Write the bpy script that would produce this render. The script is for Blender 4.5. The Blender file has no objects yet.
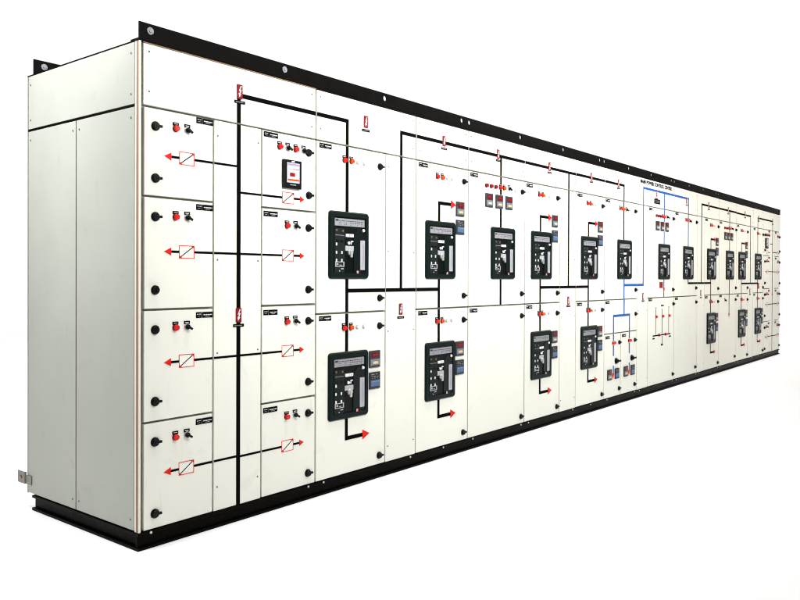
import bpy, bmesh, math
from mathutils import Vector, Matrix

scene = bpy.context.scene
COL = scene.collection
POS = {}          # world position of every object, so that children get local offsets

# ------------------------------------------------------------------ materials
def principled(name, color, rough=0.5, metallic=0.0, spec=0.5, coat=0.0, emit=None):
    m = bpy.data.materials.new(name); m.use_nodes = True
    b = m.node_tree.nodes['Principled BSDF']
    b.inputs['Base Color'].default_value = (*color, 1)
    b.inputs['Roughness'].default_value = rough
    b.inputs['Metallic'].default_value = metallic
    b.inputs['Specular IOR Level'].default_value = spec
    b.inputs['Coat Weight'].default_value = coat
    if emit:
        b.inputs['Emission Color'].default_value = (*emit[0], 1)
        b.inputs['Emission Strength'].default_value = emit[1]
    return m

def vary(m, color, amount=0.04, scale=3.0, bump=0.0, bump_scale=400, smudge=None, rough=None):
    """procedural colour variation, faint smudges and a fine bump"""
    nt = m.node_tree; N = nt.nodes; L = nt.links; b = N['Principled BSDF']
    tc = N.new('ShaderNodeNewGeometry')
    n = N.new('ShaderNodeTexNoise'); n.inputs['Scale'].default_value = scale; n.inputs['Detail'].default_value = 5
    L.new(tc.outputs['Position'], n.inputs['Vector'])
    r = N.new('ShaderNodeMapRange'); r.inputs['From Min'].default_value = .3; r.inputs['From Max'].default_value = .7
    r.inputs['To Min'].default_value = 1 - amount; r.inputs['To Max'].default_value = 1 + amount * .3
    L.new(n.outputs['Fac'], r.inputs['Value'])
    last = r.outputs['Result']
    if smudge:
        n2 = N.new('ShaderNodeTexNoise'); n2.inputs['Scale'].default_value = 7.3; n2.inputs['Detail'].default_value = 3
        n2.inputs['Distortion'].default_value = .6
        L.new(tc.outputs['Position'], n2.inputs['Vector'])
        r2 = N.new('ShaderNodeMapRange'); r2.inputs['From Min'].default_value = .63; r2.inputs['From Max'].default_value = .78
        r2.inputs['To Min'].default_value = 1; r2.inputs['To Max'].default_value = 1 - smudge
        L.new(n2.outputs['Fac'], r2.inputs['Value'])
        mu = N.new('ShaderNodeMath'); mu.operation = 'MULTIPLY'
        L.new(last, mu.inputs[0]); L.new(r2.outputs['Result'], mu.inputs[1]); last = mu.outputs[0]
    vm = N.new('ShaderNodeVectorMath'); vm.operation = 'SCALE'
    vm.inputs[0].default_value = color
    L.new(last, vm.inputs['Scale']); L.new(vm.outputs['Vector'], b.inputs['Base Color'])
    if smudge:
        oi = N.new('ShaderNodeObjectInfo'); r5 = N.new('ShaderNodeMapRange'); r5.inputs['To Min'].default_value = .972; r5.inputs['To Max'].default_value = 1.01
        L.new(oi.outputs['Random'], r5.inputs['Value']); mu2 = N.new('ShaderNodeMath'); mu2.operation = 'MULTIPLY'
        L.new(last, mu2.inputs[0]); L.new(r5.outputs['Result'], mu2.inputs[1])
        # fine rub marks, stretched along the sheet
        mp = N.new('ShaderNodeMapping'); mp.inputs['Scale'].default_value = (30, 30, 4); mp.inputs['Rotation'].default_value = (.3, .6, .2)
        n6 = N.new('ShaderNodeTexNoise'); n6.inputs['Scale'].default_value = 1.0; n6.inputs['Detail'].default_value = 6
        L.new(tc.outputs['Position'], mp.inputs['Vector']); L.new(mp.outputs['Vector'], n6.inputs['Vector'])
        r6 = N.new('ShaderNodeMapRange'); r6.inputs['From Min'].default_value = .66; r6.inputs['From Max'].default_value = .76; r6.inputs['To Min'].default_value = 1; r6.inputs['To Max'].default_value = .93
        L.new(n6.outputs['Fac'], r6.inputs['Value']); mu3 = N.new('ShaderNodeMath'); mu3.operation = 'MULTIPLY'
        L.new(mu2.outputs[0], mu3.inputs[0]); L.new(r6.outputs['Result'], mu3.inputs[1])
        L.new(mu3.outputs[0], vm.inputs['Scale'])
    if rough:
        rr = N.new('ShaderNodeMapRange'); rr.inputs['To Min'].default_value = rough[0]; rr.inputs['To Max'].default_value = rough[1]
        L.new(n.outputs['Fac'], rr.inputs['Value']); L.new(rr.outputs['Result'], b.inputs['Roughness'])
    if bump:
        n3 = N.new('ShaderNodeTexNoise'); n3.inputs['Scale'].default_value = bump_scale; n3.inputs['Detail'].default_value = 2
        L.new(tc.outputs['Position'], n3.inputs['Vector'])
        if smudge:
            n4 = N.new('ShaderNodeTexNoise'); n4.inputs['Scale'].default_value = 3.1; n4.inputs['Detail'].default_value = 1
            L.new(tc.outputs['Position'], n4.inputs['Vector'])
            b0 = N.new('ShaderNodeBump'); b0.inputs['Strength'].default_value = .5; b0.inputs['Distance'].default_value = .010
            L.new(n4.outputs['Fac'], b0.inputs['Height'])
        bp = N.new('ShaderNodeBump')
        if smudge: L.new(b0.outputs['Normal'], bp.inputs['Normal']); bp.inputs['Strength'].default_value = bump; bp.inputs['Distance'].default_value = .001
        L.new(n3.outputs['Fac'], bp.inputs['Height']); L.new(bp.outputs['Normal'], b.inputs['Normal'])
    return m

CREAM = (.775, .775, .69)
M = {}
def mk(key, color, rough=.5, var=.06, scale=9., **k):
    M[key] = vary(principled(key, color, rough, **k), color, var, scale)
M['paint'] = vary(principled('cream_powder_coat', CREAM, .42, spec=.35), CREAM, .035, 1.3, .12, 260, .09, (.36, .52))
M['shaded_side_paint'] = vary(principled('shaded_cream_powder_coat', (.400, .415, .368), .45, spec=.3), (.400, .415, .368), .05, 2.6, .15, 260, .09, (.4, .55))  # the cream coat again, its colour darkened for the shade on the end side
M['frame'] = vary(principled('frame_paint', (.27, .27, .225), .6, spec=.1), (.27, .27, .225), .05, 5)
M['black'] = vary(principled('black_enamel', (.0025, .0020, .0012), .5, spec=.035), (.0025, .0020, .0012), .3, 12, .2, 90, None, (.3, .55))
mk('line', (.002, .002, .002), .7, spec=.02)
mk('blue', (.006, .090, .36), .5, spec=.2)
mk('red', (.64, .012, .008), .5, spec=.15)
mk('redplastic', (.66, .010, .008), .3, spec=.3)
mk('darkred', (.26, .004, .008), .3, spec=.25)
mk('orange', (.85, .065, .006), .25, spec=.4)
mk('lens', (.72, .72, .70), .3)
mk('knob', (.004, .004, .0035), .4, spec=.15)
mk('label', (.003, .003, .003), .5, spec=.04)
mk('white', (.78, .78, .78), .5)
mk('sign', (.20, .008, .012), .5, spec=.15)
mk('bezel', (.0035, .0095, .0085), .42, spec=.10)
mk('cover', (.005, .009, .0085), .3, spec=.15)
mk('face', (.003, .005, .004), .35, spec=.12)
mk('trip', (.010, .015, .013), .5, spec=.1)
mk('grey', (.26, .26, .28), .5)
mk('lightgrey', (.38, .38, .41), .5)
mk('silver', (.55, .55, .53), .35, metallic=.5)
mk('brown', (.13, .07, .03), .5)
mk('meterbody', (.035, .036, .040), .5, spec=.2)
mk('digit', (.22, .012, .012), .4)
mk('meterface', (.14, .17, .22), .45)
mk('meterblue', (.055, .115, .24), .45)
mk('meterdark', (.022, .024, .028), .5, spec=.15)
mk('yellow', (.62, .40, .12), .5)
M['redled'] = principled('red_display', (.115, .004, .006), .3, spec=.25)
mk('gasket', (.31, .20, .13), .8, spec=.1)
mk('lilac', (.30, .27, .42), .4)
mk('screen', (.50, .50, .56), .3)
mk('brass', (.35, .19, .06), .35, metallic=.8)
mk('zinc', (.22, .215, .18), .5, metallic=.2)
mk('screw', (.12, .115, .10), .45, metallic=.4)
M['floor'] = vary(principled('white_floor', (.93, .93, .93), .75, spec=.1), (.93, .93, .93), .01, .6)

# ------------------------------------------------------------------ mesh builder
class MB:
    def __init__(s): s.bm = bmesh.new(); s.mats = []
    def mi(s, m):
        if m not in s.mats: s.mats.append(m)
        return s.mats.index(m)
    def _tag(s, faces, m, smooth=False):
        i = s.mi(m)
        for f in faces: f.material_index = i; f.smooth = smooth
    def box(s, x0, x1, y0, y1, z0, z1, m, bevel=0, seg=2):
        bm = s.bm
        v = [bm.verts.new((x, y, z)) for x in (x0, x1) for y in (y0, y1) for z in (z0, z1)]
        fs = [bm.faces.new([v[i] for i in q]) for q in ((0,1,3,2),(4,6,7,5),(0,4,5,1),(2,3,7,6),(0,2,6,4),(1,5,7,3))]
        s._tag(fs, m)
        if bevel:
            es = list({e for f in fs for e in f.edges})
            r = bmesh.ops.bevel(bm, geom=es, offset=bevel, segments=seg, affect='EDGES', profile=.5)
            s._tag(r['faces'], m)
        return s
    def prism(s, pts, y0, y1, m, top=None, smooth=False):
        """pts in (x,z), any winding, front at y0 (towards the viewer); top scales the front face about its centre"""
        bm = s.bm
        a = sum(pts[i][0]*pts[(i+1) % len(pts)][1] - pts[(i+1) % len(pts)][0]*pts[i][1] for i in range(len(pts)))
        if a < 0: pts = pts[::-1]
        cx = sum(p[0] for p in pts)/len(pts); cz = sum(p[1] for p in pts)/len(pts); t = top or 1
        F = [bm.verts.new((cx+(x-cx)*t, y0, cz+(z-cz)*t)) for x, z in pts]
        B = [bm.verts.new((x, y1, z)) for x, z in pts]
        fs = [bm.faces.new(F), bm.faces.new(B[::-1])]
        s._tag(fs, m)
        sd = [bm.faces.new((F[i], B[i], B[(i+1) % len(F)], F[(i+1) % len(F)])) for i in range(len(F))]
        s._tag(sd, m, smooth)
        return s
    def cyl(s, cx, cz, r, y0, y1, m, n=16, top=None):
        return s.prism([(cx+r*math.cos(2*math.pi*i/n), cz+r*math.sin(2*math.pi*i/n)) for i in range(n)], y0, y1, m, top, True)
    def rrect(s, x0, x1, z0, z1, r, n=5):
        P = []
        for cx, cz, a in ((x1-r, z1-r, 0), (x0+r, z1-r, 90), (x0+r, z0+r, 180), (x1-r, z0+r, 270)):
            for i in range(n+1):
                t = math.radians(a+90*i/n); P.append((cx+r*math.cos(t), cz+r*math.sin(t)))
        return P
    def ring(s, outer, mid, inner, yo, ym, yi, yb, m):
        """a raised frame: outer foot at yo, crest mid at ym, inner foot going back to yi"""
        bm = s.bm; n = len(outer)
        R = [[bm.verts.new((x, y, z)) for x, z in P] for P, y in ((outer, yb), (outer, yo), (mid, ym), (inner, ym), (inner, yi))]
        fs = []
        for a, b in zip(R, R[1:]):
            for i in range(n):
                fs.append(bm.faces.new((a[i], a[(i+1) % n], b[(i+1) % n], b[i])))
        s._tag(fs, m)
        bmesh.ops.recalc_face_normals(bm, faces=fs)
        return s
    def mesh(s, name):
        me = bpy.data.meshes.new(name); s.bm.normal_update(); s.bm.to_mesh(me); s.bm.free()
        for m in s.mats: me.materials.append(M[m])
        return me

# ------------------------------------------------------------------ objects
def link(o, loc, parent=None):
    COL.objects.link(o)
    POS[o] = Vector(loc)
    if parent:
        o.parent = parent; o.location = POS[o] - POS[parent]
    else: o.location = loc
    return o
def put(name, mb_or_mesh, loc=(0, 0, 0), parent=None, label=None):
    me = mb_or_mesh if isinstance(mb_or_mesh, bpy.types.Mesh) else mb_or_mesh.mesh(name)
    o = link(bpy.data.objects.new(name, me), loc, parent)
    if label: o['label'] = label
    return o
def tag(o, label, cat, group=None):
    o['label'] = label; o['category'] = cat
    if group: o['group'] = group
    return o
CACHE = {}
def cached(key, fn):
    if key not in CACHE: CACHE[key] = fn().mesh(key)
    return CACHE[key]

# ------------------------------------------------------------------ dimensions of the board
ZB, ZM, ZS, ZT = .080, 1.028, 2.008, 2.302       # plinth top, middle seam, header seam, top edge
TH = .018                                        # doors stand this proud of the frame
GAP = .0054

def knob_mesh():
    b = MB()
    b.cyl(0, 0, .0215, -.005, 0, 'knob', 20)
    b.cyl(0, 0, .0185, -.016, -.005, 'knob', 20, .82)
    b.box(-.005, .029, -.018, -.008, -.006, .006, 'knob', .002)
    return b
def knob_round_mesh():
    b = MB()
    b.cyl(0, 0, .0215, -.005, 0, 'knob', 20); b.cyl(0, 0, .0185, -.016, -.005, 'knob', 20, .82)
    b.box(-.005, .005, -.021, -.012, -.015, .019, 'knob', .002)
    return b
def button_mesh(c, lab=True):
    b = MB()
    if lab:
        b.box(-.016, .016, -.003, 0, .013, .028, 'label', .0006)
        b.box(-.010, .002, -.0034, -.003, .020, .0225, 'white'); b.box(.004, .010, -.0034, -.003, .020, .0225, 'white')
    b.cyl(0, 0, .0160, -.005, 0, 'label' if c != 'lens' else 'lightgrey', 18)
    b.cyl(0, 0, .0150, -.018, -.005, c, 18, .85)
    return b
def lens_mesh():
    b = MB(); b.cyl(0, 0, .0125, -.004, 0, 'lightgrey', 16); b.cyl(0, 0, .0085, -.012, -.004, 'lens', 16, .8); return b
def selector_mesh():
    b = MB()
    b.box(-.016, .016, -.003, 0, .013, .028, 'label', .0006)
    b.box(-.011, .009, -.0034, -.003, .019, .022, 'white')
    b.cyl(0, 0, .0155, -.005, 0, 'silver', 18); b.cyl(0, 0, .012, -.014, -.005, 'knob', 16)
    d = .0045; u = Vector((.70, -.45)).normalized(); w = Vector((-u.y, u.x))
    P = [u*.021+w*d, u*.021-w*d, -u*.012-w*d, -u*.012+w*d]
    b.prism([(p.x, p.y) for p in P], -.024, -.014, 'knob'); return b
def plate_mesh():
    b = MB()
    b.box(-.049, -.016, -.0025, 0, -.014, .014, 'label', .0005); b.box(-.0135, .049, -.0025, 0, -.014, .014, 'label', .0005)
    b.box(-.044, -.036, -.003, -.0025, .003, .0055, 'white'); b.box(-.032, -.022, -.003, -.0025, .003, .0055, 'white')
    b.box(-.042, -.026, -.003, -.0025, -.0065, -.0045, 'grey')
    x = -.006
    for w in (.006, .004, .007, .003, .006, .005, .004): b.box(x, x+w, -.003, -.0025, -.0015, .003, 'white'); x += w+.0022
    b.box(.004, .030, -.003, -.0025, -.0085, -.006, 'grey')
    return b
def warn_mesh():
    b = MB()
    b.box(-.018, .018, -.002, 0, -.036, .036, 'sign', .0005)
    # white lightning bolt with its arrow point
    b.prism([(.005, .029), (-.007, .003), (.001, .003), (-.004, -.010), (-.009, -.008), (-.004, -.028), (.008, -.012), (.002, -.012), (.010, .010), (.002, .010), (.011, .029)], -.0032, -.002, 'white')
    return b
def warnplate_mesh():
    b = MB(); b.box(-.034, .034, -.002, 0, -.0075, .0075, 'label', .0005)
    x = -.026
    for w in (.006, .009, .005, .008, .007): b.box(x, x+w, -.0025, -.002, -.002, .0015, 'grey'); x += w+.003
    return b
def screw_mesh():
    b = MB(); b.cyl(0, 0, .0048, -.0022, 0, 'screw', 10, .8); return b
def symbol_mesh():
    """drawer-unit symbol: a red outlined box with a diagonal"""
    b = MB(); w, h, t = .043, .031, .003
    b.box(-w, w, -.0012, 0, h-t, h, 'red'); b.box(-w, w, -.0012, 0, -h, -h+t, 'red')
    b.box(-w, -w+t, -.0012, 0, -h+t, h-t, 'red'); b.box(w-t, w, -.0012, 0, -h+t, h-t, 'red')
    b.prism([(-w+t, -h+t), (-w+t+.0035, -h+t), (w-t, h-t-.0025), (w-t, h-t), (w-t-.0035, h-t), (-w+t, -h+t+.0025)], -.0010, 0, 'line')
    b.prism([(-w+t, -h+t), (-w+t+.014, -h+t), (-w+t, -h+t+.010)], -.0016, -.0009, 'red')
    b.prism([(w-t, h-t), (w-t-.014, h-t), (w-t, h-t-.010)], -.0016, -.0009, 'red')
    return b
def arrow_mesh(dx, dz, L, H):
    n = Vector((-dz, dx)); d = Vector((dx, dz))
    P = [d*0, -d*L+n*H/2, -d*L-n*H/2]
    b = MB(); b.prism([(p.x, p.y) for p in P], -.0022, 0, 'red'); return b
def hv(fn): return fn

def add(parent, name, key, fn, x, z, label=None, y=0):
    return put(name, cached(key, fn), (x, y, z), parent, label)
def knob(p, x, z, rnd=False): return add(p, 'rotary_knob', 'knob_round' if rnd else 'knob', knob_round_mesh if rnd else knob_mesh, x, z)
def button(p, x, z, c, lab=True):
    nm = {'redplastic': 'red', 'orange': 'orange', 'darkred': 'dark red'}[c]
    return add(p, 'push_button' if c != 'darkred' else 'indicator_lamp', 'button_%s_%d' % (c, lab), lambda: button_mesh(c, lab), x, z, nm + (' push button' if c != 'darkred' else ' indicator lamp'))
def lens(p, x, z): return add(p, 'indicator_lamp', 'lens', lens_mesh, x, z, 'unlit pale indicator lamp')
def selector(p, x, z): return add(p, 'selector_switch', 'selector', selector_mesh, x, z)
def plate(p, x, z): return add(p, 'name_plate', 'plate', plate_mesh, x, z)
def warn(p, x, z, dz=-.055):
    add(p, 'warning_sign', 'warn', warn_mesh, x, z, 'dark red sign with a white lightning bolt', -.0014)
    add(p, 'designation_plate', 'warnplate', warnplate_mesh, x, z+dz, None, -.0014)
def screw(p, x, z, y=0): return add(p, 'screw', 'screw', screw_mesh, x, z, None, y)
def line(p, x0, x1, z0, z1, m='line', proud=.0012):
    b = MB(); b.box(0, x1-x0, -proud, 0, 0, z1-z0, m)
    return put('mimic_line', b, (x0, 0, z0), p)
W = .0125    # half width of a main mimic bus
def vline(p, x, z0, z1, m='line', w=W): return line(p, x-w, x+w, z0, z1, m, .0012)
def hline(p, x0, x1, z, m='line', w=.0115): return line(p, x0, x1, z-w, z+w, m, .0016)
def arrow(p, x, z, dx, dz, L=.062, H=.060):
    return add(p, 'arrow_mark', 'arrow_%d_%d_%.3f' % (dx, dz, L), lambda: arrow_mesh(dx, dz, L, H), x, z, None)
def symbol(p, x, z): return add(p, 'unit_symbol', 'symbol', symbol_mesh, x, z)

# a breaker front: local origin at the lower left corner, .350 x .392
BW, BH = .343, .392
def uv(u, v): return u*BW, (1-v)*BH
def bezel_mesh():
    b = MB(); r = b.rrect
    b.ring(r(0, BW, 0, BH, .020), r(.007, BW-.007, .007, BH-.007, .016), r(.032, BW-.032, .034, BH-.032, .006), -.007, -.015, -.004, 0, 'bezel')
    b.prism(r(.030, BW-.030, .030, BH-.030, .004), -.0045, 0, 'face')
    return b
def label_strip_mesh():
    b = MB(); w, h = .258, .044
    b.box(0, w, -.003, 0, 0, h, 'grey', .0008)
    b.box(.006, .030, -.0036, -.003, .027, .038, 'meterbody')
    import random
    rnd = random.Random(4); x = .036
    while x < .235:
        ww = rnd.uniform(.005, .018); b.box(x, x+ww, -.0036, -.003, .028, .032, 'meterbody')
        if rnd.random() < .8: b.box(x, x+ww*.8, -.0036, -.003, .017, .021, 'meterbody')
        if rnd.random() < .6: b.box(x, x+ww*.7, -.0036, -.003, .007, .010, 'meterbody')
        x += ww+.005
    return b
def trip_mesh():
    b = MB(); w, h = .084, .262
    b.box(0, w, -.007, 0, 0, h, 'trip', .002)
    for u, v in ((.16, .96), (.80, .95)): b.cyl(u*w, v*h, .007, -.010, -.007, 'brown', 10)
    b.box(.004, w-.004, -.0078, -.007, .222, .2245, 'grey')
    for u, v in ((.16, .655), (.16, .475), (.70, .475), (.16, .30), (.70, .30)): b.box(u*w-.005, u*w+.005, -.009, -.007, v*h-.009, v*h+.007, 'white')
    for x0, x1, z0, z1 in ((.004, .080, .066, .070), (.004, .080, .040, .044), (.004, .012, .044, .066), (.072, .080, .044, .066), (.018, .030, .050, .061), (.040, .058, .048, .052), (.052, .074, .026, .032)):
        b.box(x0, x1, -.0088, -.007, z0, z1, 'lightgrey')
    b.cyl(.040, .016, .004, -.009, -.007, 'lightgrey', 8)
    b.box(.012, .036, -.009, -.007, .180, .196, 'face', .001); b.box(.046, .072, -.009, -.007, .180, .196, 'face', .001)
    return b
def window_mesh():
    b = MB(); b.box(0, .068, -.006, 0, 0, .018, 'white', .001)
    b.box(.030, .033, -.0065, -.006, .002, .016, 'meterbody'); b.box(.042, .060, -.0065, -.006, .006, .009, 'meterbody'); return b
def handle_mesh():
    b = MB()
    b.box(0, .074, -.005, 0, .030, .060, 'lightgrey', .002)
    b.cyl(.040, .022, .020, -.016, 0, 'silver', 16, .85)
    b.box(.030, .048, -.022, -.010, -.008, .034, 'silver', .003)
    b.cyl(.030, .076, .009, -.008, 0, 'white', 12); b.box(.050, .056, -.004, 0, .068, .090, 'white'); b.box(.056, .070, -.004, 0, .084, .090, 'white')
    b.box(.006, .016, -.005, 0, .072, .086, 'trip')
    return b
def strip_mesh():
    b = MB(); b.box(0, .040, -.004, 0, 0, .176, 'lightgrey', .001)
    z = .012
    while z < .165:
        b.box(.014, .022, -.0045, -.004, z, z+.008, 'grey'); z += .0125
    b.box(.026, .031, -.0045, -.004, .03, .15, 'grey')
    return b
def counter_mesh():
    b = MB(); b.box(0, .040, -.005, 0, 0, .024, 'trip', .001); b.box(.004, .016, -.0058, -.005, .004, .020, 'lightgrey'); b.box(.017, .023, -.0058, -.005, .004, .020, 'red'); b.box(.026, .036, -.0058, -.005, .004, .020, 'face'); return b
def latch_mesh():
    b = MB(); b.cyl(0, 0, .010, -.008, 0, 'white', 12, .8); return b
def cover_mesh():
    # raised moulded rib that carries the right hand strip
    b = MB(); b.prism([(.0, 0), (.108, 0), (.104, .262), (.034, .262), (.0, .215)], -.0060, 0, 'cover', .97); return b
def breaker(cab, x, z, label=None):
    t = put('circuit_breaker', cached('bezel', bezel_mesh), (x, 0, z), cab, label)
    def sub(n, key, fn, u, v, y=-.0045):
        dx, dz = uv(u, v); put(n, cached(key, fn), (x+dx, y, z+dz), t)
    sub('rating_label', 'rating_label', label_strip_mesh, .14, .215)
    sub('trip_unit', 'trip_unit', trip_mesh, .125, .925)
    sub('front_cover', 'front_cover', cover_mesh, .605, .915)
    sub('status_window', 'status_window', window_mesh, .405, .375)
    sub('charging_handle', 'charging_handle', handle_mesh, .395, .66)
    sub('instruction_strip', 'instruction_strip', strip_mesh, .765, .865, -.0105)
    sub('operation_counter', 'counter', counter_mesh, .655, .93, -.0105)
    sub('cover_latch', 'latch', latch_mesh, .845, .265, -.0105)
    return t

MW, MH = .099, .103
def m1_body():
    b = MB(); b.box(0, MW, -.010, 0, 0, MH, 'meterbody', .003); b.box(.007, MW-.007, -.0112, -.010, .007, .052, 'meterface')
    for i in range(3): b.box(.012, .020, -.0118, -.0112, .014+i*.012, .018+i*.012, 'grey')
    b.box(.01, MW-.01, -.0118, -.0112, .008, .014, 'meterdark')
    return b
def m1_disp():
    b = MB(); b.box(.018, MW-.018, -.0122, -.010, .060, MH-.010, 'redled', .001)
    for i in range(4): b.box(.026+i*.012, .033+i*.012, -.0128, -.0122, .072, .084, 'digit')
    return b
def m1_keys():
    b = MB(); b.prism(b.rrect(.026, MW-.022, .022, .038, .007), -.0128, -.0112, 'yellow')
    for i in range(3): b.cyl(.036+i*.013, .030, .003, -.0134, -.0128, 'white', 8)
    return b
def m2_body():
    b = MB(); b.box(0, MW, -.010, 0, 0, MH, 'meterbody', .003)
    b.box(.006, MW-.006, -.0112, -.010, .058, MH-.006, 'meterdark')
    for x, z, w in ((.014, .088, .028), (.054, .088, .016), (.014, .079, .012), (.034, .075, .020), (.068, .073, .012)): b.box(x, x+w, -.0118, -.0112, z, z+.0035, 'grey')
    for i in range(3): b.cyl(.024+i*.022, .066, .003, -.0120, -.0112, 'grey', 8)
    return b
def m2_face():
    b = MB(); b.box(.009, MW-.009, -.0122, -.010, .016, .054, 'meterblue', .001); b.box(.018, .080, -.0127, -.0122, .044, .0465, 'grey'); return b
def meter(cab, x, z, kind):
    x -= .003
    if kind == 1:
        t = put('panel_meter', cached('m1_body', m1_body), (x, 0, z), cab, 'grey panel meter with a red digital display')
        put('display', cached('m1_disp', m1_disp), (x, 0, z), t); put('keypad', cached('m1_keys', m1_keys), (x, 0, z), t)
    else:
        t = put('protection_relay', cached('m2_body', m2_body), (x, 0, z), cab, 'dark relay with a blue lower front')
        put('relay_front', cached('m2_face', m2_face), (x, 0, z), t)
def multimeter(cab, x, z, w=.143, h=.160, label='black framed multifunction meter with a lit pale screen'):
    b = MB(); b.box(0, w, -.018, 0, 0, h, 'face', .003)
    b.box(w*.42, w*.60, -.0188, -.018, h*.925, h*.965, 'white')
    t = put('multifunction_meter', b, (x, 0, z), cab, label)
    s = MB(); s.box(w*.16, w*.87, -.0195, -.0175, h*.20, h*.90, 'screen', .001)
    s.box(w*.20, w*.84, -.0200, -.0195, h*.80, h*.87, 'lilac')
    s.box(w*.50, w*.84, -.0200, -.0195, h*.67, h*.69, 'orange'); s.box(w*.24, w*.44, -.0200, -.0195, h*.67, h*.685, 'lilac')
    s.box(w*.32, w*.60, -.0200, -.0195, h*.42, h*.55, 'darkred')
    s.box(w*.19, w*.85, -.0200, -.0195, h*.27, h*.33, 'orange')
    put('screen', s, (x, 0, z), t)
    k = MB()
    for i in range(5): k.box(w*(.34+i*.07), w*(.385+i*.07), -.0188, -.018, h*.115, h*.145, 'lightgrey')
    put('keypad', k, (x, 0, z), t)

# ------------------------------------------------------------------ cabinets
def panel(cab, name, x0, x1, z0, z1, g=GAP, label=None, m='paint'):
    j = ((x0*37.7+z0*91.3) % 1-.5)*.0016; k = ((x1*53.1+z1*17.9) % 1-.5)*.0016
    b = MB(); b.box(g+j, x1-x0-g+k, 0, TH, g+k*.6, z1-z0-g+j*.6, m, .0022, 2)
    return put(name, b, (x0, 0, z0), cab, label)

def plinth_mesh(w, left=False, right=False):
    """rolled channel: flanges top and bottom, recessed web; D deep"""
    b = MB(); D = .985; g = .0
    b.box(g, w-g, -.004, .060, .066, ZB-.001, 'black', .0015)
    b.box(g, w-g, -.004, .060, 0, .013, 'black', .0015)
    b.box(g, w-g, .012, .022, .0135, .0655, 'black')
    b.box(.014 if left else 0, w, .0215, D, .0136, .0654, 'black'); b.box(0, w, .0601, D, .0655, ZB-.0015, 'black'); b.box(0, w, .0601, D, .0003, .0135, 'black')
    if left:
        b.box(-.004, .0, -.0035, D, .0665, ZB-.0015, 'black'); b.box(-.004, .0, -.0035, D, .0005, .0125, 'black')
    return b

def cabinet(x0, x1, label, first=False, last=False):
    c = bpy.data.objects.new('switchgear_cabinet', None); c.empty_display_size = .2
    link(c, (x0, 0, 0)); tag(c, label, 'switchgear cabinet', 'switchgear cabinets bolted in one line')
    w = x1-x0; b = MB()
    l = .014 if first else .0
    b.box(l, w, TH+.001, 1.032, ZB, ZT-.0062, 'frame')
    put('enclosure', b, (x0, 0, 0), c)
    r = MB(); r.box(-.001 if first else 0, w, .0, 1.045, ZT-.0055, ZT-.001, 'black')
    put('roof_sheet', r, (x0, 0, 0), c)
    put('plinth', plinth_mesh(w, first, last), (x0, 0, 0), c)
    for fx in ((.06, w-.06) if w > .7 else (w*.5,)):
        put('anchor_bolt', cached('anchor', lambda: MB().cyl(0, 0, .006, -.009, -.0045, 'silver', 8)), (x0+fx, 0, .0725), c)
    return c
def header(c, x0, x1):
    p = panel(c, 'header_panel', x0, x1, ZS, ZT-.008)
    for x in (x0+.035, x1-.035):
        for z in (2.255, 2.075): screw(p, x, z)
    return p
def alley(c, x0, x1):
    p = panel(c, 'cable_chamber_cover', x0, x1, ZB, ZS, .0035)
    for x in (x0+.025, x1-.025):
        for z in (1.93, 1.40, .90, .18): screw(p, x, z)
    return p

def unit_lamps(d, x0, z, four=True):
    button(d, x0+.231, z, 'redplastic'); button(d, x0+.291, z, 'orange'); 
    if four: lens(d, x0+.347, z); lens(d, x0+.406, z)

def breaker_unit(c, x0, x1, top_line=None, up_arrow=False, tie=None, upper_meters=False, line_mat='line'):
    """a column with a breaker door above another breaker door; returns (upper, lower)"""
    up = panel(c, 'door', x0, x1, ZM, ZS); lo = panel(c, 'door', x0, x1, ZB, ZM)
    bx = x0+.098; bus = x0+.256; rk = x0+.553
    breaker(c, bx, 1.228); breaker(c, bx, .408)
    for d, zz in ((up, 1.920), (lo, .940)):
        plate(d, x0+.075, zz+.062); unit_lamps(d, x0, zz)
        knob(d, rk, zz-.001); knob(d, rk, zz-.810 if d is up else zz-.802, False)
    if top_line: vline(up, bus, 1.621, ZS-GAP)
    vline(up, bus, ZM+GAP, 1.227); vline(lo, bus, .801, ZM-GAP)
    if up_arrow:
        vline(up, bus, 1.621, 1.7335); hline(up, bus-W, x0+.400, 1.745); arrow(up, x0+.456, 1.745, 1, 0)
    # lower outgoing
    vline(lo, bus, .3015, .407); hline(lo, bus-W, x0+.400, .290); arrow(lo, x0+.460, .290, 1, 0)
    if upper_meters: meter(c, x0+.457, 1.668, 1); meter(c, x0+.457, 1.540, 2)
    meter(c, x0+.457, .686, 1); meter(c, x0+.457, .555, 2)
    return up, lo

def incomer_unit(c, x0, x1, full=True, red_lamps=3, bus=.443, bmat='line', below=True):
    """wide door with meters over a breaker"""
    up = panel(c, 'door', x0, x1, ZM, ZS)
    plate(up, x0+.072, 1.982)
    for i in range(3): button(up, x0+.235+i*.0645, 1.921, 'darkred', False)
    button(up, x0+.430, 1.922, 'redplastic'); button(up, x0+.486, 1.922, 'orange'); selector(up, x0+.560, 1.925); lens(up, x0+.656, 1.919)
    knob(up, x0+.762, 1.919); knob(up, x0+.757, 1.112)
    for i in range(3): meter(c, x0+.224+i*.143, 1.762, 1)
    breaker(c, x0+.300, 1.228)
    vline(up, x0+bus, 1.621, 1.760, bmat); vline(up, x0+bus, 1.869, ZS-GAP, bmat)
    if below: vline(up, x0+bus, ZM+GAP, 1.227, bmat)
    return up

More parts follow.
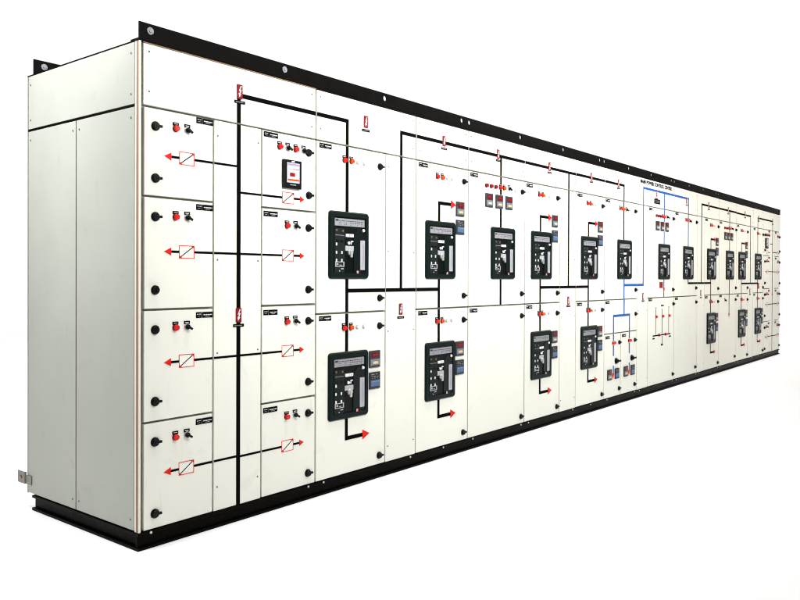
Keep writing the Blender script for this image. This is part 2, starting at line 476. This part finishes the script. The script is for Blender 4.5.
# ---- A: feeder cabinet at the near end
A0, A1 = 0, 1.116
c = cabinet(A0, A1, 'nearest end cabinet of small feeder doors, showing its shaded side panels', first=True)
def feeder_cabinet(c, a0, near):
    xl, xr, xe = a0+(.022 if near else .0), a0+.411, A1+a0 if near else a0+1.07
    xm = a0+.718
    hd = header(c, a0+(.016 if near else 0), xe)
    mid = panel(c, 'busbar_cover', xr, xm, ZB, ZS, .0035)
    for x in (xr+.024, xm-.024):
        for z in (1.93, 1.32, .86, .20): screw(mid, x, z)
    bus = a0+.566
    rows = [(1.601, ZS, 1.928, 1.794, 1.990), (1.085, 1.601, 1.515, 1.353, 1.574), (.572, 1.085, .998, .838, 1.055), (ZB, .572, .485, .330, .541)]
    rl = [1.801, 1.353, .838, .326]
    for i, (z0, z1, zb, zl, zn) in enumerate(rows):
        d = panel(c, 'feeder_door', xl, xr, z0, z1)
        knob(d, a0+.083, zb-.005, i == 2); knob(d, a0+.083, (1.686, 1.175, .665, .152)[i], i == 1)
        plate(d, a0+.357, zn-.003)
        if near or i:
            button(d, a0+.192, zb, 'redplastic'); selector(d, a0+.256, zb+.001)
            symbol(d, a0+.255, zl); arrow(d, a0+.130, zl, -1, 0, .038, .036)
            line(d, a0+.168, a0+.212, zl-.0055, zl+.0055); line(d, a0+.298, xr-GAP, zl-.0055, zl+.0055)
        else:
            for k in range(2): button(d, a0+.16+k*.062, zb-.006, 'darkred')
            selector(d, a0+.285, zb-.004); button(d, a0+.345, zb-.006, 'redplastic')
            symbol(d, a0+.255, 1.655); line(d, a0+.298, xr-GAP, 1.6495, 1.6605)
        line(mid, xr+.0035, bus-W, zl-.0055, zl+.0055)
        e = panel(c, 'feeder_door', xm, xe, z0, z1, GAP)
        plate(e, a0+.780, zn-.005)
        if i == 0:
            zl = 1.663
            if near:
                for k, f in enumerate((button, selector, button, selector)):
                    if f is button: f(e, a0+.841+k*.0585, 1.931, 'redplastic')
                    else: f(e, a0+.841+k*.0585, 1.932)
                multimeter(c, a0+.858, 1.714, .130, .154)
                knob(e, a0+1.058, 1.690)
            else:
                button(e, a0+.90, 1.925, 'redplastic'); selector(e, a0+.96, 1.925)
                knob(e, a0+1.018, 1.690)
        else:
            button(e, a0+.896, zb-.002, 'redplastic'); selector(e, a0+.958, zb)
            zl = rl[i]
            knob(e, a0+(1.056 if near else 1.018), (0, 1.168, .656, .148)[i])
        knob(e, a0+(1.056 if near else 1.018), (1.926, 1.509, .994, .482)[i])
        symbol(e, a0+.904, zl); arrow(e, a0+1.024, zl, 1, 0, .032, .034)
        line(e, xm+GAP, a0+.861, zl-.0055, zl+.0055); line(e, a0+.947, a0+.992, zl-.0055, zl+.0055)
        line(mid, bus+W, xm-.0035, zl-.0055, zl+.0055)
    vline(mid, bus, ZB+.0035, ZS-.0035)
    warn(mid, bus, 1.043, -.052)
    return hd, mid, bus
hd, mid, bus = feeder_cabinet(c, A0, True)
vline(hd, bus, ZS+GAP, 2.140); hline(hd, bus+.017, A1-GAP, 2.153)
warn(hd, .570, 2.172, -.053)
# the side of the end cabinet
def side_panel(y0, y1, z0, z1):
    b = MB(); b.box(0, .012, .0035, y1-y0-.0035, .0035, z1-z0-.0035, 'shaded_side_paint', .0015)
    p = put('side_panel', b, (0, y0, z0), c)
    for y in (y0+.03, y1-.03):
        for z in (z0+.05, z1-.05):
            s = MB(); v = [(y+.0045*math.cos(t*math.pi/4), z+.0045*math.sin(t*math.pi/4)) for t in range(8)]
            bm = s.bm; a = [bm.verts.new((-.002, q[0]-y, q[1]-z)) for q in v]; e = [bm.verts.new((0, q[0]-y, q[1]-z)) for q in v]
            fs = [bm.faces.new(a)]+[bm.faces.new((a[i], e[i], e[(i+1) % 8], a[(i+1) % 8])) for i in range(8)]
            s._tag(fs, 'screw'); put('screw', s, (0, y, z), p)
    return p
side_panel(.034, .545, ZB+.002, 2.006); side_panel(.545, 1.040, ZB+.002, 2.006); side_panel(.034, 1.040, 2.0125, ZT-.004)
b = MB(); b.box(.0005, .0135, .0040, .0215, ZB+.001, ZT-.006, 'gasket'); put('gasket', b, (0, 0, 0), c)
b = MB(); b.box(0, .011, .0, .0037, ZB+.001, ZT-.006, 'paint', .001); b.box(0, .0130, .0218, .0335, ZB+.001, ZT-.006, 'paint', .001); b.box(.0045, .0125, .0036, .0220, ZB+.002, ZT-.007, 'paint'); put('corner_post', b, (0, 0, 0), c)
b = MB(); b.box(.002, .0135, .545-.0035, .545+.0035, ZB+.01, 2.0, 'black'); b.box(.0025, .0135, .036, 1.04, 2.0035, 2.0155, 'black')
b.box(.001, .0135, 1.0405, 1.0455, ZB+.001, ZT-.006, 'screw'); put('panel_seal', b, (0, 0, 0), c)
b = MB()
b.box(-.012, -.008, 1.052, 1.128, .128, .192, 'zinc', .001); b.box(-.0082, -.0015, 1.0515, 1.0555, .128, .192, 'zinc', .001); b.box(-.0060, -.002, .992, 1.0516, .128, .176, 'zinc', .001)
lug = put('earthing_lug', b, (0, 0, 0), c, 'small galvanised earthing tab with a bronze bolt')
me = MB(); me.box(-.018, -.012, 1.084, 1.098, .153, .167, 'brass', .002); put('bolt', me, (0, 0, 0), lug)
b = MB(); b.box(.02, A1, -.0012, .0008, ZT-.0115, ZT-.008, 'gasket'); put('gasket', b, (0, 0, 0), c)

# ---- B
B0, B1, B2 = 1.116, 1.728, 2.038
c = cabinet(B0, B2, 'cabinet with two breaker doors and a narrow cable cover, right beside the nearest end cabinet')
hd = header(c, B0, B2); up, lo = breaker_unit(c, B0, B1, top_line=True); al = alley(c, B1, B2)
hline(hd, B0+GAP, B0+.256-W, 2.153); vline(hd, B0+.256, ZS+GAP, 2.1645)
warn(hd, 1.535, 2.174, -.052)
vline(hd, 1.880, ZS+GAP, 2.1725); hline(hd, 1.8925, B2-GAP, 2.161)
hline(up, B0+.256+W, B1-GAP, 1.158); hline(al, B1+.003, B2-.003, 1.158); vline(al, 1.880, 1.1695, ZS-.003)
warn(al, 1.878, 1.035, -.053)
# ---- C
C0, C1 = 2.038, 2.652
c = cabinet(C0, C1, 'narrow cabinet of two breaker doors third from the near end, before the first rail joint')
hd = header(c, C0, C1); up, lo = breaker_unit(c, C0, C1, up_arrow=True, upper_meters=True)
hline(hd, C0+GAP, C1-GAP, 2.161); hline(up, C0+GAP, C0+.256-W, 1.158); warn(hd, 2.347, 2.172, -.052)
# ---- D
D0, D1 = 2.652, 3.463
c = cabinet(D0, D1, 'fourth cabinet from the near end, three meters over its one breaker, blank door below')
hd = header(c, D0, D1); up = incomer_unit(c, D0, D1)
hline(hd, D0+GAP, D1-GAP, 2.161); vline(hd, D0+.443, ZS+GAP, 2.1495); warn(hd, 3.053, 2.172, -.048)
lo = panel(c, 'door', D0, D1, ZB, ZM, label='blank lower door'); plate(lo, D0+.072, 1.0); knob(lo, D0+.760, .937); knob(lo, D0+.757, .137)
# ---- E
E0, E1, E2 = 3.463, 4.068, 4.375
c = cabinet(E0, E2, 'fifth cabinet from the near end, two breaker doors left of a narrow cable cover')
hd = header(c, E0, E2); up, lo = breaker_unit(c, E0, E1, up_arrow=True, upper_meters=True); al = alley(c, E1, E2)
hline(hd, E0+GAP, E2-GAP, 2.161); vline(hd, 4.229, ZS+GAP, 2.1495); warn(hd, 3.871, 2.172, -.050)
hline(up, E0+.256+W, E1-GAP, 1.160); hline(al, E1+.003, E2-.003, 1.160); vline(al, 4.229, 1.1715, ZS-.003); warn(al, 4.229, 1.040, -.048)
# ---- F
F0, F1 = 4.375, 4.983
c = cabinet(F0, F1, 'sixth cabinet from the near end, two breaker doors, just left of the blue mimic lines')
hd = header(c, F0, F1); up, lo = breaker_unit(c, F0, F1, up_arrow=True, upper_meters=True)
hline(hd, F0+GAP, F1-GAP, 2.163); hline(up, F0+GAP, F0+.256-W, 1.160); warn(hd, 4.687, 2.172, -.048)
# ---- G
G0, G1, GM = 4.983, 5.790, 5.378
c = cabinet(G0, G1, 'cabinet with one breaker over a blue forked line to two meter doors')
hd = header(c, G0, G1); hline(hd, G0+GAP, 5.455, 2.163); vline(hd, 5.4425, ZS+GAP, 2.1515); warn(hd, 5.300, 2.172, -.048)
up = panel(c, 'door', G0, G1, ZM, ZS); plate(up, G0+.072, 1.984); button(up, G0+.357, 1.928, 'redplastic'); button(up, G0+.410, 1.927, 'orange')
button(up, G0+.446, 1.926, 'orange', False); selector(up, G0+.514, 1.926); lens(up, G0+.606, 1.928); knob(up, G0+.748, 1.925); knob(up, G0+.762, 1.120)
breaker(c, G0+.298, 1.230); BX = G0+.470
vline(up, BX-.012, 1.623, ZS-GAP); vline(up, BX, ZM+GAP, 1.229, 'blue'); hline(up, BX+W, G1-GAP, 1.170, 'blue')
md = panel(c, 'door', G0, G1, .700, ZM); plate(md, G0+.072, 1.004); vline(md, BX+.005, .8815, ZM-GAP, 'blue'); hline(md, 5.190, 5.607, .870, 'blue'); knob(md, G0+.765, .873)
vline(md, 5.2025, .700+GAP, .8585, 'blue'); vline(md, 5.5945, .700+GAP, .8585, 'blue')
def handle_rot():
    b = MB(); b.box(-.058, .030, -.002, 0, -.045, .045, 'white', .001); b.cyl(0, 0, .030, -.008, -.002, 'knob', 20); b.cyl(0, 0, .024, -.026, -.008, 'knob', 20, .8); b.box(-.01, .060, -.034, -.024, -.009, .009, 'knob', .003); return b
for x0, x1, bx in ((G0, GM, 5.2025), (GM, G1, 5.5945)):
    d = panel(c, 'meter_door', x0, x1, ZB, .700); plate(d, x0+.078, .666)
    button(d, bx-.017, .608, 'redplastic', False); button(d, bx+.017, .608, 'redplastic', False)
    knob(d, x0+.355, .606); knob(d, x0+.352, .151)
    vline(d, bx, .630, .700-GAP, 'blue'); vline(d, bx, .480, .586, 'blue'); vline(d, bx, .305, .385, 'blue', .012)
    add(d, 'isolator_handle', 'isolator', handle_rot, bx+.055, .428)
    arrow(d, bx-.008, .250, 0, -1, .060, .058)
    meter(c, x0+.075, .252, 1); meter(c, x0+.250, .252, 2)
# ---- H
H0, H1, H2 = 5.790, 6.086, 6.893
c = cabinet(H0, H2, 'cabinet headed MAIN POWER CONTROL CENTRE, line diagram with red dots on lower door')
hd = header(c, H0, H2); al = alley(c, H0, H1); up = incomer_unit(c, H1, H2, bus=.478, bmat='blue')
hline(hd, 5.943, H2-GAP, 2.189, 'blue'); vline(hd, 5.9555, ZS+GAP, 2.1775, 'blue'); vline(hd, 6.566, ZS+GAP, 2.1775, 'blue')
vline(al, 5.9555, 1.1815, ZS-.003, 'blue'); hline(al, H0+.003, 5.968, 1.170, 'blue'); warn(al, 5.952, 1.050, -.050)
warn(hd, 6.327, 2.165, -.060)
b = MB(); b.box(-.085, .085, -.003, 0, -.026, .026, 'label', .0006)
for k in range(5): b.box(-.065+k*.027, -.046+k*.027, -.0035, -.003, .004, .010, 'grey')
for k in range(4): b.box(-.050+k*.027, -.031+k*.027, -.0035, -.003, -.013, -.008, 'grey')
put('name_plate', b, (6.343, 0, 2.075), hd)
cu = bpy.data.curves.new('title', 'FONT'); cu.body = 'MAIN POWER CONTROL CENTRE'; cu.size = .05; cu.extrude = .0006; cu.offset = .0026
to = bpy.data.objects.new('title_tmp', cu); COL.objects.link(to); bpy.context.view_layer.update()
me = bpy.data.meshes.new_from_object(to.evaluated_get(bpy.context.evaluated_depsgraph_get())); bpy.data.objects.remove(to)
xs = [v.co.x for v in me.vertices]; ys = [v.co.y for v in me.vertices]
sx = .925/(max(xs)-min(xs)); sy = .040/(max(ys)-min(ys)); mx, my = min(xs), min(ys)
for v in me.vertices:
    x, y, z = v.co; v.co = ((x-mx)*sx, -.0007-z, (y-my)*sy)
me.materials.clear(); me.materials.append(M['line']); me.update()
put('title_lettering', me, (5.868, 0, 2.234), hd)
b = MB(); b.box(-.050, .050, -.003, 0, -.033, .033, 'darkred', .001); b.box(-.030, .030, -.0036, -.003, -.004, .004, 'sign')
put('caution_plate', b, (6.480, 0, 1.166), up); arrow(up, H1+.478, 1.075, 0, -1, .060, .050)
lo = panel(c, 'door', H1, H2, ZB, ZM, label='lower door with a black line diagram and red lamps'); plate(lo, H1+.075, 1.008); knob(lo, H1+.775, .949); knob(lo, H1+.762, .148)
for x, z0 in ((6.322, .6265), (6.518, .6265), (6.720, .6265)): vline(lo, x, z0, .905, 'line', .0055)
vline(lo, 6.518, .515, .6035, 'line', .0055); hline(lo, 6.235, 6.775, .615, 'line', .0065)
b = MB(); b.box(-.028, .028, -.002, 0, -.010, .010, 'label'); put('designation_plate', b, (6.512, 0, .505), lo)
for x in (6.325, 6.722): put('designation_plate', cached('tinyplate', lambda: MB().box(-.018, .018, -.002, 0, -.006, .006, 'grey')), (x, 0, .916), lo)
b = MB(); b.box(-.040, -.012, -.002, 0, -.008, .008, 'label'); b.box(-.004, .040, -.002, 0, -.008, .008, 'label'); put('designation_plate', b, (6.518, 0, .938), lo)
for x in (6.262, 6.760): put('designation_plate', cached('tinyplate2', lambda: MB().box(-.030, .030, -.002, 0, -.007, .007, 'label')), (x, 0, .585), lo)
for x in (6.332, 6.530, 6.727): button(lo, x, .820, 'redplastic', False)
for x in (6.420, 6.620): button(lo, x, .616, 'redplastic', False)
# ---- I
I0, I1 = 6.893, 7.702
c = cabinet(I0, I1, 'cabinet with one breaker under the right end of the blue line, blank lower door')
hd = header(c, I0, I1); hline(hd, I0+GAP, 7.380, 2.189, 'blue'); vline(hd, 7.3675, ZS+GAP, 2.1775, 'blue'); warn(hd, 7.302, 2.165, -.055)
up = panel(c, 'door', I0, I1, ZM, ZS); plate(up, I0+.078, 1.986); button(up, I0+.385, 1.930, 'redplastic'); button(up, I0+.445, 1.929, 'orange'); selector(up, I0+.515, 1.926)
lens(up, I0+.60, 1.926); knob(up, I0+.765, 1.925); knob(up, I0+.757, 1.124)
breaker(c, I0+.294, 1.230); vline(up, 7.3675, 1.623, ZS-GAP, 'blue'); vline(up, 7.369, 1.1945, 1.229); hline(up, 7.3565, I1-GAP, 1.183)
lo = panel(c, 'door', I0, I1, ZB, ZM, label='blank lower door'); plate(lo, I0+.078, 1.006); knob(lo, I0+.765, .952); knob(lo, I0+.740, .160)
# ---- J
J0, J1, J2 = 7.702, 7.982, 8.588
c = cabinet(J0, J2, 'distant two-breaker cabinet where the next black mimic line begins, right of the blue lines')
hd = header(c, J0, J2); al = alley(c, J0, J1); up, lo = breaker_unit(c, J1, J2, up_arrow=True, upper_meters=True)
hline(hd, 7.858, J2-GAP, 2.163); vline(hd, 7.870, ZS+GAP, 2.1515); vline(al, 7.862, 1.1945, ZS-.003); hline(al, J0+.003, J1-.003, 1.183); hline(up, J1+GAP, J1+.256-W, 1.183)
warn(hd, 8.139, 2.172, -.052); warn(al, 7.843, 1.060, -.055)
# ---- K
K0, K1 = 8.588, 9.385
c = cabinet(K0, K1, 'distant cabinet with three meters over one breaker, red arrow on its lower door')
hd = header(c, K0, K1); up = incomer_unit(c, K0, K1, bus=.466)
hline(hd, K0+GAP, K1-GAP, 2.163); vline(hd, K0+.466, ZS+GAP, 2.1515); warn(hd, 8.985, 2.172, -.052)
lo = panel(c, 'door', K0, K1, ZB, ZM); plate(lo, K0+.072, 1.008); knob(lo, K0+.750, .950); knob(lo, K0+.720, .161); selector(lo, K0+.262, .950)
vline(lo, K0+.458, .765, ZM-GAP); arrow(lo, K0+.458, .705, 0, -1)
# ---- L
L0, L1, L2 = 9.385, 9.972, 10.254
c = cabinet(L0, L2, 'third to last cabinet at the far end, two breaker doors beside a cable cover')
hd = header(c, L0, L2); up, lo = breaker_unit(c, L0, L1, up_arrow=True, upper_meters=True); al = alley(c, L1, L2)
hline(hd, L0+GAP, 10.118, 2.158); vline(hd, 10.1055, ZS+GAP, 2.1465); vline(al, 10.1055, 1.1835, ZS-.003); hline(up, L0+.256+W, L1-GAP, 1.172); hline(al, L1+.003, L2-.003, 1.172)
warn(hd, 9.810, 2.172, -.052); warn(al, 10.088, 1.060, -.050)
# ---- M
M0, M1 = 10.254, 10.838
c = cabinet(M0, M1, 'second to last cabinet at the far end, two breakers and small red caution plate between')
hd = header(c, M0, M1); up, lo = breaker_unit(c, M0, M1, top_line=True)
hline(hd, M0+.243, M1-GAP, 2.158); vline(hd, M0+.256, ZS+GAP, 2.1465); warn(hd, M0+.30, 2.165, -.052); hline(up, M0+GAP, M0+.256-W, 1.172)
b = MB(); b.box(-.035, .035, -.003, 0, -.045, .045, 'darkred', .001); put('caution_plate', b, (10.560, 0, 1.135), up)
# ---- N
N0, N1 = 10.838, 11.908
c = cabinet(N0, N1, 'farthest end cabinet of small feeder doors with thin lines to its vertical busbar', last=True)
hd, mid, bus = feeder_cabinet(c, N0, False)
hline(hd, N0+GAP, bus+W, 2.158); vline(hd, bus, ZS+GAP, 2.1465); warn(hd, bus, 2.165, -.052)
multimeter(c, N0+.105, 1.715)

# ------------------------------------------------------------------ lifting rails (drilled angle iron)
def rail(x0, x1, holes, y, label, flip=1, zt=2.381):
    z0, z1 = ZT+.0005, zt; zc = 2.349; r = .0165; h = .024; t = .008; n = 16
    o = MB(); bm = o.bm; mi = o.mi('black')
    ya, yb = (y, y+t)
    cells = []; x = 0
    for hx in holes:
        cells.append((x, hx-x0-h, None)); cells.append((hx-x0-h, hx-x0+h, hx-x0)); x = hx-x0+h
    cells.append((x, x1-x0, None))
    for yy in (ya, yb):
        for a, b_, cxx in cells:
            if cxx is None:
                q = [bm.verts.new(p) for p in ((a, yy, z0), (b_, yy, z0), (b_, yy, z1), (a, yy, z1))]; bm.faces.new(q)
            else:
                C = [bm.verts.new((cxx+r*math.cos(2*math.pi*i/n), yy, zc+r*math.sin(2*math.pi*i/n))) for i in range(n)]
                def edge(i):
                    a_ = 2*math.pi*i/n; ca, sa = math.cos(a_), math.sin(a_)
                    tx = h/abs(ca) if abs(ca) > 1e-6 else 9; tz = ((z1-zc) if sa > 0 else (zc-z0))/abs(sa) if abs(sa) > 1e-6 else 9
                    k = min(tx, tz); return (cxx+ca*k, yy, zc+sa*k)
                E_ = [bm.verts.new(edge(i)) for i in range(n)]
                cor = {0: (cxx+h, yy, z1), 1: (cxx-h, yy, z1), 2: (cxx-h, yy, z0), 3: (cxx+h, yy, z0)}
                ca_ = [math.atan2(v[2]-zc, v[0]-cxx) % (2*math.pi) for v in cor.values()]
                for i in range(n):
                    j = (i+1) % n; f = [C[i], E_[i]]
                    lo_, hi_ = 2*math.pi*i/n, 2*math.pi*(i+1)/n
                    for k, ang in enumerate(ca_):
                        if lo_+1e-5 < ang < hi_-1e-5: f.append(bm.verts.new(cor[k]))
                    bm.faces.new(f+[E_[j], C[j]])
    for hx in holes:
        F = [bm.verts.new((hx-x0+r*math.cos(2*math.pi*i/n), ya, zc+r*math.sin(2*math.pi*i/n))) for i in range(n)]
        B_ = [bm.verts.new((hx-x0+r*math.cos(2*math.pi*i/n), yb, zc+r*math.sin(2*math.pi*i/n))) for i in range(n)]
        for i in range(n): bm.faces.new((F[i], F[(i+1) % n], B_[(i+1) % n], B_[i]))
    L_ = x1-x0
    for q in (((0, ya, z0), (0, yb, z0), (0, yb, z1), (0, ya, z1)), ((L_, ya, z0), (L_, yb, z0), (L_, yb, z1), (L_, ya, z1)), ((0, ya, z1), (L_, ya, z1), (L_, yb, z1), (0, yb, z1)), ((0, ya, z0), (L_, ya, z0), (L_, yb, z0), (0, yb, z0))):
        bm.faces.new([bm.verts.new(p) for p in q])
    bmesh.ops.remove_doubles(bm, verts=bm.verts, dist=.00005)
    bmesh.ops.recalc_face_normals(bm, faces=bm.faces)
    for f in bm.faces: f.material_index = mi
    if flip > 0: o.box(0, L_, yb+.0003, yb+.062, z0, z0+.007, 'black')
    else: o.box(0, L_, ya-.062, ya-.0003, z0, z0+.007, 'black')
    return tag(put('lifting_rail', o, (x0, 0, 0)), label, 'lifting rail', 'black drilled rails along the top of the board')
rail(.001, 2.614, [.056, .876, 1.717, 2.566], .0, 'nearest front length of drilled black rail, starting at the near corner')
rail(2.615, 4.921, [2.662, 3.388, 4.126, 4.872], .0, 'second front length of drilled black rail, above the fourth to sixth cabinets')
rail(4.922, 6.838, [4.973, 5.565, 6.177, 6.790], .0, 'third front length of drilled black rail, above the control centre lettering')
rail(6.839, 8.502, [6.890, 7.402, 7.929, 8.445], .0, 'fourth front length of drilled black rail, right of the control centre lettering')
rail(8.503, 11.908, [8.556, 9.064, 9.600, 10.124, 10.75, 11.30, 11.85], .0, 'farthest front length of drilled black rail, over the far end of the board')
rail(.001, 11.908, [.056]+[.9+k*.84 for k in range(13)], .978, 'black rail along the back roof edge, its end showing above the shaded side', -1)

def washer():
    b = MB(); b.cyl(0, 0, .0168, -.003, 0, 'grey', 18); b.cyl(0, 0, .0085, -.0075, -.003, 'grey', 6); return b
for o in [o for o in COL.objects if o.name.startswith('lifting_rail')]:
    if o.name == 'lifting_rail': add(o, 'bolt', 'washer', washer, .056, 2.349, None, -.0002); add(o, 'bolt', 'washer', washer, .876, 2.349, None, -.0002)
    if POS[o].x < .01 and o.name != 'lifting_rail': add(o, 'bolt', 'washer', washer, .056, 2.349, None, .9778)
# ------------------------------------------------------------------ floor
b = MB(); b.box(-9, 20, -9, 13, -.05, -.0005, 'floor')
fl = put('floor', b); fl['kind'] = 'structure'

# ------------------------------------------------------------------ camera
cam = bpy.data.cameras.new('camera'); co = bpy.data.objects.new('camera', cam); COL.objects.link(co); scene.camera = co
yaw, pitch, roll = .8947, -.0061, .0036
cy, sy, cp, sp = math.cos(yaw), math.sin(yaw), math.cos(pitch), math.sin(pitch)
f = Vector((sy*cp, cy*cp, sp)); r = Vector((cy, -sy, 0)); u = r.cross(f)
r2 = math.cos(roll)*r+math.sin(roll)*u; u2 = -math.sin(roll)*r+math.cos(roll)*u
m = Matrix((r2, u2, -f)).transposed().to_4x4(); m.translation = Vector((-1.963, -3.0764, 1.2345))
co.matrix_world = m
cam.sensor_fit = 'HORIZONTAL'; cam.sensor_width = 36; cam.lens = 36*770.7/800; cam.shift_y = -17.442/800
cam.clip_start = .05; cam.clip_end = 300

# ------------------------------------------------------------------ light: added lamps, and a made-up white surround dimmed behind and left of the camera
w = bpy.data.worlds.new('World'); scene.world = w; w.use_nodes = True
nt = w.node_tree; bg = nt.nodes['Background']; N = nt.nodes; L = nt.links
tc = N.new('ShaderNodeTexCoord'); dp = N.new('ShaderNodeVectorMath'); dp.operation = 'DOT_PRODUCT'
dp.inputs[1].default_value = (.78, .626, 0); L.new(tc.outputs['Generated'], dp.inputs[0])
mr = N.new('ShaderNodeMapRange'); mr.inputs['From Min'].default_value = .50; mr.inputs['From Max'].default_value = .76
mr.inputs['To Min'].default_value = .02; mr.inputs['To Max'].default_value = 1.03
L.new(dp.outputs['Value'], mr.inputs['Value']); L.new(mr.outputs['Result'], bg.inputs['Strength'])
bg.inputs['Color'].default_value = (1, 1, 1, 1)

def sun(strength, d, angle, col=(1, 1, 1)):  # added overhead light, keeps the floor white
    l = bpy.data.lights.new('key', 'SUN'); l.energy = strength; l.angle = math.radians(angle); l.color = col
    o = bpy.data.objects.new('added_key', l); COL.objects.link(o); o.rotation_euler = Vector(d).to_track_quat('-Z', 'Y').to_euler(); o.location = (0, -5, 5)
def area(loc, target, power, sx, sy, col=(1, 1, 1), spread=180):  # added fill light out of view, standing for no known source
    l = bpy.data.lights.new('added_fill', 'AREA'); l.shape = 'RECTANGLE'; l.size = sx; l.size_y = sy; l.energy = power; l.color = col; l.spread = math.radians(spread)
    o = bpy.data.objects.new('added_fill', l); COL.objects.link(o); o.location = loc
    o.rotation_euler = (Vector(target)-Vector(loc)).to_track_quat('-Z', 'Y').to_euler()
sun(1.62, (.0, .13, -.99), 20)
area((3.6, -.75, 3.15), (3.6, 0, 1.7), 40, 6.6, .35)  # added, brightens the upper front
area((3.4, -2.9, 2.9), (3.4, 0, 1.75), 84, 6.8, .5, spread=75)  # added, lifts the near part of the front
area((9.6, -2.9, 2.9), (9.6, 0, 1.7), 42, 5.2, .5, (1, .94, .88), spread=80)  # added, warms the far part of the front
area((-1.9, 1.3, 2.9), (0, .5, 1.45), 12, .8, .6, spread=70)  # added, lifts the middle of the end side
area((-.5, .5, 3.05), (0, .5, 1.9), 30, 1.3, .3)  # added, brightens the top of the end side
area((3, 6.5, 6.5), (3, 6.5, 0), 620, 11, 11)  # added, whitens the floor behind the board
area((16, 1, 6.5), (16, 1, 0), 330, 7, 8)  # added, whitens the floor past the far end

scene.view_settings.view_transform = 'Standard'; scene.view_settings.look = 'None'
scene.view_settings.exposure = 0; scene.view_settings.gamma = 1
scene.render.engine = 'CYCLES'
scene.cycles.filter_width = 1.1
